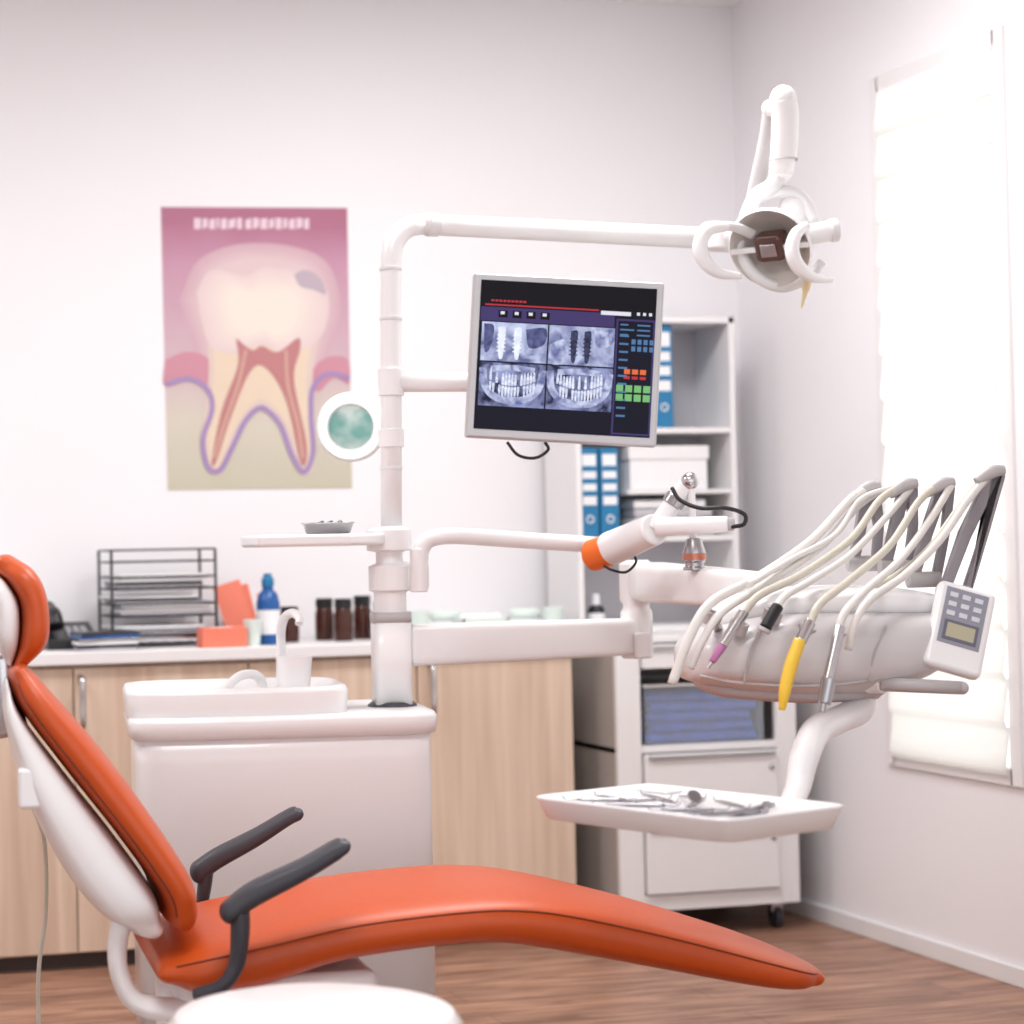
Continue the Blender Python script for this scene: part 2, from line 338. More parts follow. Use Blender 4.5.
p=cpos(252,5.91); e2=E('white_plastic_cup',p); lathe('cup',p,UP,[(0,0),(.02,0),(.027,.075),(.025,.075),(.019,.004),(0,.004)],MINT,e2)
def cuplot(u,Y,k):
    p=cpos(u,Y)
    if k==0:
        e=E('impression_tray_box',p); M=frame(p,(1,0,0),UP)
        boxes('tub',[((-.07,-.05,0),(.07,.05,.006)),((-.07,-.05,0),(-.065,.05,.06)),((.065,-.05,0),(.07,.05,.06)),((-.07,-.05,0),(.07,-.045,.06)),((-.07,.045,0),(.07,.05,.06))],MINT,e,M=M)
        for j in range(6): ball('cotton_roll_%d'%j,M@Vector((-.05+j*.02,0,.055)),.018,PAPER,e,n=8)
    elif k==1:
        e=E('plastic_tumbler',p); lathe('cup',p,UP,[(0,0),(.025,0),(.034,.085),(.032,.085),(.023,.004),(0,.004)],MINT,e)
    else:
        e=E('dental_plaster_model',p)
        sweep('arch_lower',[p+Vector((.035*math.cos(t),.03*math.sin(t),.025)) for t in [math.pi*1.0+i*math.pi/6 for i in range(7)]],.0245,PAPER,e)
        sweep('arch_upper',[p+Vector((.035*math.cos(t),.03*math.sin(t),.062)) for t in [math.pi*1.0+i*math.pi/6 for i in range(7)]],.018,MINT,e)
for u,Y,k in ((418,5.98,1),(445,6.14,2),(480,5.97,0),(524,6.14,2),(553,5.98,1)): cuplot(u,Y,k)
# ------------------------------------------------------------------ drawer cart
ca=E('storage_cart',(2.78,6,0)); X0,X1,Y0,Y1=2.50,3.07,5.76,6.26; ZT=.88
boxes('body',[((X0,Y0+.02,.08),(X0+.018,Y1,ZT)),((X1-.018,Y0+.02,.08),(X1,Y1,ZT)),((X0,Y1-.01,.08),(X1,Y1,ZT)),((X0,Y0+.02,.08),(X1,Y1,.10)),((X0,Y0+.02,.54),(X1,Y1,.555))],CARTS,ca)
box('top',(X0-.01,Y0-.005,ZT-.02),(X1+.01,Y1,ZT),LAM,ca,bevel=.004)
boxes('front_frame',[((X0,Y0,.08),(X0+.075,Y0+.02,ZT-.02)),((X1-.065,Y0,.08),(X1,Y0+.02,ZT-.02)),((X0+.07,Y0,.54),(X1-.06,Y0+.02,.56)),((X0+.07,Y0,.08),(X1-.06,Y0+.02,.125))],LAM,ca,bevel=.002)
for k,(z0,z1) in enumerate(((.785,.855),(.335,.535),(.13,.328))):
    box('drawer_front_%d'%k,(X0+.08,Y0-.014,z0),(X1-.07,Y0+.015,z1),LAM,ca,bevel=.003)
    z=(z1-.03) if k else .825
    box('drawer_handle_%d'%k,(X0+.09,Y0-.024,z1-.014),(X1-.08,Y0-.012,z1-.004),STEEL,ca,bevel=.002)
    ball('drawer_lock_%d'%k,(X1-.09,Y0-.014,z-.02),.009,STEEL,ca,n=8)
for x in (X0+.05,X1-.05):
    for y in (Y0+.06,Y1-.06):
        cyl('caster_wheel',(x-.012,y,.032),(x+.012,y,.032),.032,DARK,ca); box('caster_fork',(x-.018,y-.012,.045),(x+.018,y+.012,.08),STEEL,ca,bevel=.003)
pb=E('clear_storage_bin',(2.8,5.95,.556)); 
boxes('bin',[((X0+.1,Y0+.03,.557),(X1-.09,Y0+.033,.73)),((X0+.1,Y0+.03,.557),(X0+.103,Y1-.08,.73)),((X1-.093,Y0+.03,.557),(X1-.09,Y1-.08,.73)),((X0+.1,Y0+.03,.557),(X1-.09,Y1-.08,.56))],GLASSB,pb)
boxes('bin_rim',[((X0+.095,Y0+.025,.728),(X1-.085,Y0+.037,.736)),((X0+.095,Y1-.09,.728),(X1-.085,Y1-.08,.736))],PAPER,pb,bevel=.002)
for k in range(5):
    box('folded_cloth_%d'%k,(X0+.112+.01*(k%2),Y0+.042,.562+k*.030),(X1-.102-.012*(k%3),Y1-.11,.590+k*.030),NAVY,pb,bevel=.011)
# shelf unit on the cart
sh=E('open_shelf_unit',(2.78,6.1,ZT)); sx0,sx1,sy0,sy1,sz1=2.49,3.02,6.0,6.25,1.84; sz0=ZT+.0005
lev=[1.155,1.485]
boxes('shelf_carcass',[((sx0,sy0,sz0),(sx0+.018,sy1,sz1)),((sx1-.018,sy0,sz0),(sx1,sy1,sz1)),((sx0,sy0,sz1-.018),(sx1,sy1,sz1)),((sx0,sy0,sz0),(sx1,sy1,sz0+.018))]+[((sx0+.018,sy0+.005,z),(sx1-.018,sy1,z+.016)) for z in lev],LAM,sh,bevel=.001)
box('back_panel',(sx0+.01,sy1-.008,sz0),(sx1-.01,sy1,sz1-.01),SHELFG,sh)
boxes('half_shelf',[((sx0+.17,sy0+.01,1.30),(sx1-.018,sy1,1.312))],LAM,sh)
bd=E('ring_binder_row',(2.6,6.1,1.5))
def binder(x,z,h,w=.06):
    box('binder_spine',(x,sy0+.02,z),(x+w,sy0+.23,z+h),BLUE,bd,bevel=.003)
    box('binder_label',(x+.008,sy0+.0175,z+h*.36),(x+w-.008,sy0+.021,z+h*.93),PAPER,bd)
    boxes('label_lines',[((x+.008,sy0+.0165,z+h*q),(x+w-.008,sy0+.018,z+h*q+.016)) for q in (.46,.60,.74)],BLUE,bd)
    lathe('finger_ring',(x+w/2,sy0+.0195,z+h*.2),(0,-1,0),[(.009,0),(.013,0),(.013,.003),(.009,.003),(.009,0)],PAPER,bd,16)
for k in range(5): binder(sx0+.02+k*.063,1.5015,.315)
for k in range(2): binder(sx0+.02+k*.066,1.1715,.27)
bx=E('storage_box',(2.8,6.1,1.31)); box('carton',(2.675,6.02,1.3125),(2.93,6.2,1.44),PAPER,bx,bevel=.003); box('lid',(2.67,6.015,1.405),(2.935,6.205,1.447),LAM,bx,bevel=.003)
fl=E('folded_towel_stack',(2.8,6.1,1.17))
for k in range(4): box('towel_%d'%k,(2.69,6.02+.004*k,1.1715+.028*k),(2.95-.02*(k%2),6.2,1.198+.028*k),PAPER if k%2 else SHELFG,fl,bevel=.009)
p=Vector((2.57,6.06,sz0+.0185)); e=E('dropper_bottle',p); lathe('body',p,UP,[(0,0),(.024,0),(.025,.05),(.02,.062),(.01,.066),(0,.066)],BLACK,e); lathe('cap',p,UP,[(0,.066),(.012,.066),(.01,.1),(0,.1)],PAPER,e); lathe('label',p,UP,[(.0256,.01),(.0256,.042)],PAPER,e)
# ------------------------------------------------------------------ dental chair
O=V(0,3.95,0); an=math.radians(-5); U=Vector((math.cos(an),math.sin(an),0))
Wd=Vector((math.cos(an-math.pi/2),math.sin(an-math.pi/2),0))
def CW(u,z,w): return O+U*u+Wd*w+UP*z
def cuz(px,py,w=0):
    p=onplane(px,py,O+Wd*w,Wd); d=p-O; return (d.dot(U),p.z)
ch=E('dental_chair',(O.x,O.y,0))
def pad(name,st,m,w0=0,n=3.2,segs=36,sub=6,parent=ch,crown=0.0,seam=None):
    A=cat([Vector((a[0],a[1],0)) for a,b,h in st],sub); B=cat([Vector((b[0],b[1],0)) for a,b,h in st],sub); Hh=cat([Vector((h,0,0)) for a,b,h in st],sub)
    rl=[]
    def ring(a,b,h,sc=1):
        mid=(a+b)/2; hv=(a-b)/2; r=[]
        for k in range(segs):
            c,s=sup(2*math.pi*k/segs,n)
            t=s*sc*(1-crown*(c*c))
            r.append(CW(mid.x+hv.x*t,mid.y+hv.y*t,w0+c*h*(1-(1-sc)*.4)))
        return r
    def endr(i,j,rev):
        a,b,h=A[i],B[i],Hh[i].x; d=((A[i]+B[i])/2-(A[j]+B[j])/2).normalized(); T=(a-b).length/2*.8; out=[]
        for q in (1,.92,.78,.55,.25):
            ph=math.acos(q) ; off=d*T*math.sin(ph)
            m_=(a+b)/2+off; hv=(a-b)/2*q; out.append(ring(m_+hv,m_-hv,h-(1-q)*T))
        return out
    s=endr(0,1,False)[1:]; s.reverse()
    rl+=s
    for i in range(len(A)): rl.append(ring(A[i],B[i],Hh[i].x))
    rl+=endr(-1,-2,True)[1:]
    if seam:
        for sgn in (1,-1):
            pts=[]
            for a,b,h in zip(A[1:-1],B[1:-1],Hh[1:-1]):
                mid=(a+b)/2; hv=(a-b)/2; pts.append(CW(mid.x+hv.x*seam,mid.y+hv.y*seam,w0+sgn*h.x*((1-abs(seam)**n)**(1/n))))
            sweep(name+'_piping',pts,.0016,SEAM,parent,smooth=False,segs=6)
    return rings(name,rl,m,parent)
seat=[((-.205,.448),(-.195,.392),.23),((-.13,.478),(-.14,.370),.25),((-.03,.499),(-.04,.376),.25),((.13,.523),(.10,.414),.25),((.30,.535),(.27,.432),.25),((.42,.535),(.38,.434),.25),((.54,.516),(.49,.416),.245),((.73,.463),(.68,.374),.24),((.90,.406),(.86,.333),.225),((.98,.376),(.95,.317),.20),((1.018,.359),(1.005,.314),.15)]
pad('seat_and_leg_cushion',seat,ORANGE,crown=.06,seam=.45)
def P2(l,w=0): return [cuz(a,b,w) for a,b in l]
fr=P2([(26,664),(46,686),(100,748),(150,816),(182,866),(188,890)]); bk=P2([(8,676),(20,708),(68,772),(114,830),(148,878),(156,905)])
sb=P2([(2,690),(4,720),(24,790),(58,858),(92,900),(118,914)])
pad('backrest_cushion',[(a,b,h) for a,b,h in zip(fr,bk,(.17,.2,.225,.24,.24,.23))],ORANGE,crown=.06,seam=-.55)
pad('backrest_shell',[((a[0]-.004,a[1]-.004),b,h) for a,b,h in zip(bk,sb,(.15,.18,.21,.22,.22,.2))],WHITE,n=4)
hf=P2([(26,664),(46,640),(46,600),(34,572),(12,556)]); hb=P2([(12,662),(18,640),(18,605),(6,582),(-6,572)])
pad('headrest_cushion',[(a,b,h) for a,b,h in zip(hf,hb,(.10,.13,.135,.13,.1))],ORANGE)
hs=P2([(4,660),(-6,640),(-8,610),(-14,585),(-20,575)])
pad('headrest_shell',[(a,b,h) for a,b,h in zip(hb,hs,(.07,.11,.12,.11,.07))],WHITE)
sweep('headrest_stem',[CW(*cuz(2,655),0),CW(*cuz(6,700),0),CW(*cuz(14,735),0)],.018,CHROME,ch,flat=1.6)
def arm(tag,top,bot,post,w,hw,pr):
    T=P2(top,w);B=P2(bot,w)
    pad('armrest_'+tag,[(a,b,hw) for a,b in zip(T,B)],DARK,w0=w,n=2.6)
    Q=P2([p for p in post],w); sweep('armrest_post_'+tag,[CW(q[0],q[1],w-(0 if k<len(Q)-1 else .02*(1 if w>0 else -1))) for k,q in enumerate(Q)],pr,DARK,ch,flat=.7)
arm('near',[(224,902),(250,882),(300,859),(334,840),(343,839)],[(232,922),(258,905),(303,881),(334,862),(343,855)],[(240,912),(240,935),(236,965),(222,986),(198,998)],.30,.028,[.025,.024,.020,.018,.018])
arm('far',[(194,862),(215,848),(255,828),(290,808),(298,808)],[(202,882),(220,868),(258,846),(288,826),(297,821)],[(206,872),(204,890),(200,910),(190,925)],-.29,.024,[.022,.020,.017,.015])
for tag,w in (('near',.16),('far',-.16)):
    Q=P2([(128,905),(118,940),(120,975),(138,1003),(185,1012)],w); sweep('recline_bracket_'+tag,[CW(a,b,w) for a,b in Q],[.034,.030,.028,.030,.036],WHITE,ch,flat=.6)
Mc=frame(O,U,UP)
box('seat_frame',(-.18,-.17,.315),(.18,.17,.40),WHITE,ch,M=Mc,bevel=.02)
rl=[]
for z,sx,sy,ox in ((0.0,.46,.26,.05),(.03,.46,.26,.05),(.06,.40,.22,.05),(.10,.24,.16,0),(.22,.20,.14,0),(.36,.20,.15,0)):
    r=[]
    for k in range(40):
        c,s=sup(2*math.pi*k/40,3.5); r.append(CW(ox+c*sx,z,s*sy))
    rl.append(r)
rings('pedestal_base',rl,WHITE,ch)
sweep('cable',[CW(*cuz(30,800,-.1),-.1),CW(*cuz(44,840,-.15),-.15),CW(*cuz(46,910,-.2),-.2),CW(*cuz(38,990,-.2),-.2),CW(cuz(42,1020,-.2)[0],.006,-.2)],.004,HOSEB,ch)
box('backrest_side_bracket',(cuz(30,780)[0]-.03,-.20,cuz(30,780)[1]-.03),(cuz(30,780)[0]+.02,-.16,cuz(30,780)[1]+.04),WHITE,ch,M=Mc,bevel=.008)
# ------------------------------------------------------------------ stool
sp=V((304-256)/F*3.1,3.08,0); stl=E('dentist_stool',sp)
lathe('seat',sp,UP,[(0,.413),(.18,.413),(.205,.423),(.214,.443),(.212,.469),(.2,.486),(.17,.493),(0,.496)],WHITE,stl,64)
lathe('seat_band',sp,UP,[(.2145,.439),(.2165,.441),(.2165,.449),(.2145,.451)],GREYP,stl,64)
lathe('gas_lift',sp,UP,[(0,.07),(.03,.07),(.03,.25),(.02,.25),(.02,.398),(.09,.403),(.09,.414),(0,.414)],CHROME,stl)
for k in range(5):
    a=2*math.pi*k/5+.3; d=Vector((math.cos(a),math.sin(a),0)); sweep('leg_%d'%k,[sp+UP*.09,sp+d*.13+UP*.085,sp+d*.25+UP*.068],[.022,.019,.014],CHROME,stl)
    q=sp+d*.25; t=Vector((-d.y,d.x,0)); cyl('caster_%d'%k,q-t*.012+UP*.027,q+t*.012+UP*.027,.027,DARK,stl); cyl('stem_%d'%k,q+UP*.03,q+UP*.07,.008,STEEL,stl)
# ------------------------------------------------------------------ cuspidor unit
CD=4.75; px=CD/F
cu=E('cuspidor_unit',V(.06,CD,0)); CO=V((272-256)*px,CD,0); CUx=V(math.cos(.09),math.sin(.09),0); Mu=frame(CO,CUx,UP)
def srings(name,spec,m,parent,n=5,segs=56,cap=True,M=Mu):
    rl=[]
    for z,sx,sy,ox,oy in spec:
        r=[]
        for k in range(segs):
            c,s=sup(2*math.pi*k/segs,n); r.append(M@Vector((ox+c*sx,oy+s*sy,z)))
        rl.append(r)
    return rings(name,rl,m,parent,cap)
srings('cabinet',[(0,.29,.19,0,0),(.05,.29,.19,0,0),(.055,.320,.205,0,0),(.70,.320,.205,0,0),(.762,.320,.205,0,0)],WHITE,cu,n=11)
srings('deck',[(.750,.320,.205,0,0),(.755,.331,.217,0,0),(.788,.335,.22,0,0),(.797,.330,.215,0,0),(.80,.308,.195,0,0)],WHITE,cu,n=10)
srings('spittoon_bowl',[(.78,.236,.19,-.095,0),(.80,.240,.195,-.095,0),(.845,.243,.20,-.095,0),(.856,.238,.195,-.095,0),(.858,.220,.175,-.095,0),(.85,.206,.16,-.095,0),(.82,.165,.13,-.095,0),(.81,.06,.05,-.095,0)],WHITE,cu,n=6)
lathe('drain',Mu@Vector((-.1,0,.809)),UP,[(0,0),(.03,0),(.03,.006),(.02,.008),(0,.008)],CHROME,cu)
sweep('rinse_spout',[S(262,700,4.8),S(262,684,4.8),S(255,675,4.78),S(240,676,4.74),S(226,688,4.7),S(218,697,4.68)],[.012,.012,.011,.0105,.010,.009],WHITE,cu)
lathe('spout_base',S(262,703,4.8),UP,[(0,-.01),(.022,-.01),(.022,.005),(.014,.012),(0,.012)],WHITE,cu)
p=S(295,700,4.66); p.z=.79
lathe('cup_holder',p,UP,[(0,0),(.05,0),(.05,.014),(.04,.018),(0,.018)],WHITE,cu)
lathe('tumbler',p,UP,[(0,.018),(.030,.018),(.040,.130),(.038,.130),(.028,.022),(0,.022)],WHITE,cu)
sweep('cup_filler',[S(281,700,4.82),S(281,650,4.82),S(281,630,4.81),S(285,617,4.78),S(293,613,4.73),S(299,618,4.70),S(299,624,4.69)],[.012,.011,.011,.010,.010,.009,.009],WHITE,cu)
pc=S(391,640,CD); pb_=Vector((pc.x,pc.y,0))
def pz(v):
    r=ray(391,v); return C.z+r.z*CD
def pole(v):  # axis of the upper post (shifted and tilted slightly to fit image coordinates)
    t=(pz(v)-pz(530))/(pz(222)-pz(530)); return Vector((pb_.x,pb_.y,pz(v)))+RIGHT*(.006+.013*t)
lathe('pole_flange',pb_,UP,[(0,.795),(.055,.795),(.055,.803),(.046,.81),(0,.81)],DARK,cu)
sq=frame(pb_,CUx,UP)
srings('lower_column',[(.80,.042,.042,0,0),(pz(613),.042,.042,0,0)],WHITE,cu,n=6,M=sq)
srings('column_gasket',[(pz(622),.0435,.0435,0,0),(pz(612),.0435,.0435,0,0)],GREYP,cu,n=6,M=sq)
lathe('column_swivel',pb_,UP,[(0,pz(613)),(.036,pz(613)),(.036,pz(592)),(.047,pz(590)),(.047,pz(566)),(.03,pz(563)),(.03,pz(552)),(.05,pz(550)),(.05,pz(530)),(.034,pz(526)),(0,pz(526))],WHITE,cu)
cr=.0235
armend=S(702,238,5.05)
P0=pole(222); dirn=(armend-P0); 
R=.075; hd=Vector((dirn.x,dirn.y,0)).normalized()
el=[P0-UP*R, P0-UP*R*.62+hd*R*.07, P0-UP*R*.29+hd*R*.29, P0-UP*R*.07+hd*R*.62, P0+hd*R]
sweep('light_post',[pole(530),pole(400),pole(300)]+el,cr,WHITE,cu,smooth=False,segs=24)
sweep('light_crossarm',[el[-1],armend],[cr,.0255],WHITE,cu,smooth=False,segs=24)
for v in (268,318,372,468): lathe('post_collar',pole(v),UP,[(cr,-.004),(cr+.002,-.004),(cr+.002,.004),(cr,.004)],ENAMEL,cu)
q=el[-1]+dirn.normalized()*.02; lathe('arm_collar',q,dirn,[(cr,-.006),(cr+.003,-.006),(cr+.003,.02),(cr,.02)],ENAMEL,cu)
pl=[S(241,540,4.75),S(258,538,4.55),S(350,538,4.58),S(385,540,4.70),S(385,540,4.80),S(345,540,4.92),S(255,540,4.92)]
for q in pl: q.z=pz(539)
prism('assistant_shelf',pl,(0,0,.026),WHITE,cu,bevel=.008)
dp=S(328,530,4.72); dp.z=pz(539)+.0135; kd=E('steel_instrument_dish',dp)
rl=[]
for z,a,b in ((0,.045,.028),(.004,.05,.032),(.022,.056,.037),(.024,.06,.041),(.0255,.06,.041),(.024,.054,.035),(.006,.046,.029),(.004,.03,.02)):
    rl.append([dp+RIGHT*a*sup(2*math.pi*k/32,3)[0]+FWD*b*sup(2*math.pi*k/32,3)[1]+UP*z for k in range(32)])
rings('dish',rl,STEEL,kd)
for k in range(3): cyl('dish_item_%d'%k,dp+RIGHT*(-.03+.02*k)+UP*.018,dp+RIGHT*(-.01+.02*k)+UP*.026+FWD*.02,.005,DARK,kd)
# ------------------------------------------------------------------ monitor
md=4.62; ms=md/F; mc=S(565,360,md); ra=math.radians(-4.3)
mex=(RIGHT*math.cos(ra)+UP*math.sin(ra)); mez=(UP*math.cos(ra)-RIGHT*math.sin(ra)); MM=frame(mc,mex,mez)
mo=E('dental_monitor',mc)
W2,H2=191*ms/2,165*ms/2
box('bezel',(-W2,-.004,-H2),(W2,.03,H2),SILV,mo,M=MM,bevel=.006)
box('rear_housing',(-W2*.8,.03,-H2*.75),(W2*.8,.055,H2*.75),SILV,mo,M=MM,bevel=.012)
sb1=7.5*ms
def em(n,c,s=.8,noise=.03,scale=8): return mat(n,c,.35,noise=noise,scale=scale,emit=s)
E_bg=em('ui_background',(12,12,30)); E_hd=em('ui_header',(6,3,10)); E_red=em('ui_red',(190,50,60)); E_pur=em('ui_purple',(66,54,104)); E_gr=em('ui_green',(120,185,115)); E_or=em('ui_orange',(225,110,60)); E_bl=em('ui_blue',(80,120,165)); E_w=em('ui_white',(225,225,235))
box('display',(-W2+sb1,-.0055,-H2+sb1*1.2),(W2-sb1,-.004,H2-sb1*.9),E_bg,mo,M=MM)
def sq4(name,rects,m,l=1):
    y=-.0055-.0004*l; vs=[];fs=[]
    for u0,v0,u1,v1 in rects:
        n=len(vs)
        x0,z0=(u0-565)*ms,-(v0-360)*ms; x1,z1=(u1-565)*ms,-(v1-360)*ms
        vs+=[MM@Vector((x0,y,z0)),MM@Vector((x1,y,z0)),MM@Vector((x1,y,z1)),MM@Vector((x0,y,z1))]; fs.append((n,n+1,n+2,n+3))
    mk(name,vs,fs,m,mo)
# radiograph material: soft tissue cloud between a dark and a bright tone
def xr(name,lo_,hi_,sc,st=.8,dist=.6,det=4):
    m=bpy.data.materials.new(name); m.use_nodes=True; nt=m.node_tree; b=nt.nodes['Principled BSDF']; b.inputs['Base Color'].default_value=(.004,.004,.006,1); b.inputs['Specular IOR Level'].default_value=.12
    tc=nt.nodes.new('ShaderNodeTexCoord'); nz=nt.nodes.new('ShaderNodeTexNoise'); nz.inputs['Scale'].default_value=sc; nz.inputs['Detail'].default_value=det; nz.inputs['Distortion'].default_value=dist
    rp=nt.nodes.new('ShaderNodeValToRGB'); rp.color_ramp.elements[0].position=.34; rp.color_ramp.elements[1].position=.66
    rp.color_ramp.elements[0].color=lin(lo_)+(1,); rp.color_ramp.elements[1].color=lin(hi_)+(1,)
    nt.links.new(tc.outputs['Object'],nz.inputs['Vector']); nt.links.new(nz.outputs['Fac'],rp.inputs[0]); nt.links.new(rp.outputs[0],b.inputs['Emission Color']); b.inputs['Emission Strength'].default_value=st
    return m
X_t=xr('xray_bone',(98,104,150),(196,204,236),26); X_p=xr('xray_panorama',(30,30,60),(150,158,205),30); X_th=xr('xray_teeth',(175,185,222),(245,248,255),120); X_j=xr('xray_jaw',(104,110,160),(205,212,240),45); X_i=xr('implant_titanium',(215,222,245),(250,252,255),60); X_k=xr('implant_dark',(30,30,52),(70,74,108),90); X_s=xr('xray_shadow',(62,64,104),(98,104,150),60)
sq4('header',[(478,285,652,309)],E_hd); sq4('header_line',[(482,308,596,309.5)],E_red,2); sq4('logo_text',[(488+k*4,303.5,491+k*4,305.5) for k in range(9)],E_red,2)
sq4('toolbar',[(478,311,612,325)],E_pur)
sq4('toolbar_icons',[(496+k*14,314,505+k*14,321) for k in range(4)],E_hd,2)
sq4('toolbar_marks',[(498+k*14,315,502+k*14,318) for k in range(4)],E_w,3)
sq4('side_panel',[(614,316,653,432)],E_pur); sq4('side_panel_inner',[(616,318,651,430)],E_bg,2)
sq4('search_field',[(598,309,628,313)],E_w,3)
sq4('side_text',[(618,321+k*5,626+(k%2)*6,322.6+k*5) for k in range(3)]+[(635,321+k*5,648,322.6+k*5) for k in range(3)],E_bl,3)
sq4('window_controls',[(634+6*k,309,637+6*k,312) for k in range(3)],E_w,3)
sq4('blue_tools',[(630+k*6,336+j*7,634+k*6,341+j*7) for k in range(4) for j in range(2)],E_bl,3)
sq4('orange_tools',[(624+k*8,366,630+k*8,371) for k in range(3)],E_or,3); sq4('orange_tools_b',[(624+k*8,373,630+k*8,376) for k in range(3)],E_red,3)
sq4('green_tools',[(617+k*9,382+j*9,624+k*9,389+j*9) for k in range(4) for j in range(2)],E_gr,3)
sq4('side_labels',[(618,332+k*8,627,334+k*8) for k in range(11)],E_bl,3)
sq4('xray_panels',[(480,326,546,365),(547.5,326,613,365)],X_t); sq4('xray_panoramic',[(480,366.5,546,410),(547.5,366.5,613,410)],X_p)
def spoly(name,pts,m,l):
    y=-.0055-.0004*l; P=[Vector((a,b,0)) for a,b in pts]; P=cat(P+[P[0]],4)[:-1]
    mk(name,[MM@Vector(((q.x-565)*ms,y,-(q.y-360)*ms)) for q in P],[tuple(range(len(P)))],m,mo)
for c_,m_,w_ in ((500,X_i,3.6),(516,X_i,3.6),(572.5,X_k,3.4),(586,X_k,3.4)):
    spoly('implant_screw',[(c_-w_,331),(c_+w_,331),(c_+w_*.9,345),(c_+w_*.6,360),(c_,363),(c_-w_*.6,360),(c_-w_*.9,345)],m_,4)
    sq4('implant_thread',[(c_-w_-.8,338+4*j,c_+w_+.8,339.4+4*j) for j in range(5)],m_,3)
spoly('sinus_shadow_l',[(482,328),(492,330),(490,350),(484,356)],X_s,2); spoly('sinus_shadow_r',[(524,332),(544,330),(543,346),(528,350)],X_s,2); spoly('bone_ridge_l',[(549,345),(564,340),(566,362),(549,364)],X_j,2); spoly('bone_ridge_r',[(592,328),(611,328),(611,342),(596,346)],X_j,2)
for bx0 in (513,580):
    def arcpoly(pts,m,l,name,w):
        y=-.0055-.0004*l; P=cat([Vector((a,b,0)) for a,b in pts],5); vs=[];fs=[]
        for i,p in enumerate(P):
            t=(P[min(i+1,len(P)-1)]-P[max(i-1,0)]).normalized(); n=Vector((-t.y,t.x,0))*w
            for q in (p+n,p-n): vs.append(MM@Vector(((q.x-565)*ms,y,-(q.y-360)*ms)))
        for i in range(len(P)-1): fs.append((2*i,2*i+1,2*i+3,2*i+2))
        mk(name,vs,fs,m,mo)
    arcpoly([(bx0-30,372),(bx0-27,390),(bx0-16,401),(bx0,404),(bx0+16,401),(bx0+27,390),(bx0+30,372)],X_j,2,'jaw_arc',3.6)
    arcpoly([(bx0-22,373),(bx0,371),(bx0+22,373)],X_j,2,'maxilla',3)
    rr=random.Random(bx0)
    for k in range(-7,8):
        u=bx0+k*3.1; sag=5*(1-(k/7)**2); j1,j2=rr.uniform(-1.2,1.2),rr.uniform(-1.2,1.2)
        if rr.random()<.9: spoly('tooth_upper',[(u-.7,374+sag*.6+j1),(u+.7,374+sag*.6+j1),(u+1.35,381+sag),(u+1,384+sag),(u-1,384+sag),(u-1.35,381+sag)],X_th,4)
        if rr.random()<.9: spoly('tooth_lower',[(u-1,385.4+sag),(u+1,385.4+sag),(u+1.3,388+sag),(u+.6,395+sag+j2),(u-.6,395+sag+j2),(u-1.3,388+sag)],X_th,4)
ap=pole(382)
lathe('arm_clamp',ap,UP,[(cr,-.03),(cr+.005,-.03),(cr+.005,.03),(cr,.03)],WHITE,mo)
sweep('support_arm',[ap,S(470,382,4.76),S(540,385,4.74)],.022,WHITE,mo,smooth=False,segs=20)
box('vesa_plate',(-.09,.054,-.11),(.05,.07,.02),DARK,mo,M=MM,bevel=.003)
cyl('pivot',S(540,385,4.76),S(540,385,4.66),.025,WHITE,mo)
sweep('signal_cable',[S(545,442,4.66),S(548,450,4.66),S(535,458,4.66),S(518,455,4.66),S(507,442,4.66)],.0035,BLACK,mo)
# ------------------------------------------------------------------ magnifier lamp
mg=S(351,427,4.95); ml=E('magnifier_lamp',mg); ax=(-FWD*1+RIGHT*-.15+UP*-.05)
RL=mat('ring_tube_light',(255,255,250),.4,emit=.9)
GL=bpy.data.materials.new('lens_glass'); GL.use_nodes=True; nt=GL.node_tree; b=nt.nodes['Principled BSDF']
tc=nt.nodes.new('ShaderNodeTexCoord'); nz=nt.nodes.new('ShaderNodeTexNoise'); nz.inputs['Scale'].default_value=14; rp=nt.nodes.new('ShaderNodeValToRGB')
rp.color_ramp.elements[0].position=.38; rp.color_ramp.elements[0].color=lin((120,178,170))+(1,); rp.color_ramp.elements[1].position=.6; rp.color_ramp.elements[1].color=lin((214,230,225))+(1,)
nt.links.new(tc.outputs['Object'],nz.inputs['Vector']); nt.links.new(nz.outputs['Fac'],rp.inputs[0]); nt.links.new(rp.outputs[0],b.inputs['Base Color']); b.inputs['Roughness'].default_value=.1
r=35*4.95/F
lathe('ring_housing',mg,ax,[(r*.62,.0),(r*.66,.012),(r*.9,.014),(r,.004),(r*1.0,-.02),(r*.9,-.028),(r*.62,-.02),(r*.62,0)],WHITE,ml,48)
lathe('ring_light',mg,ax,[(r*.68,.0135),(r*.72,.016),(r*.88,.016),(r*.92,.0135)],RL,ml,48)
lathe('lens',mg,ax,[(0,.008),(r*.3,.007),(r*.64,.002),(r*.64,-.004),(r*.3,-.008),(0,-.009)],GL,ml,48)
sweep('lamp_neck',[S(376,432,4.95),S(386,436,4.9),pole(438)],.011,WHITE,ml)
lathe('lamp_clamp',pole(438),UP,[(cr,-.02),(cr+.005,-.02),(cr+.005,.02),(cr,.02)],WHITE,ml)
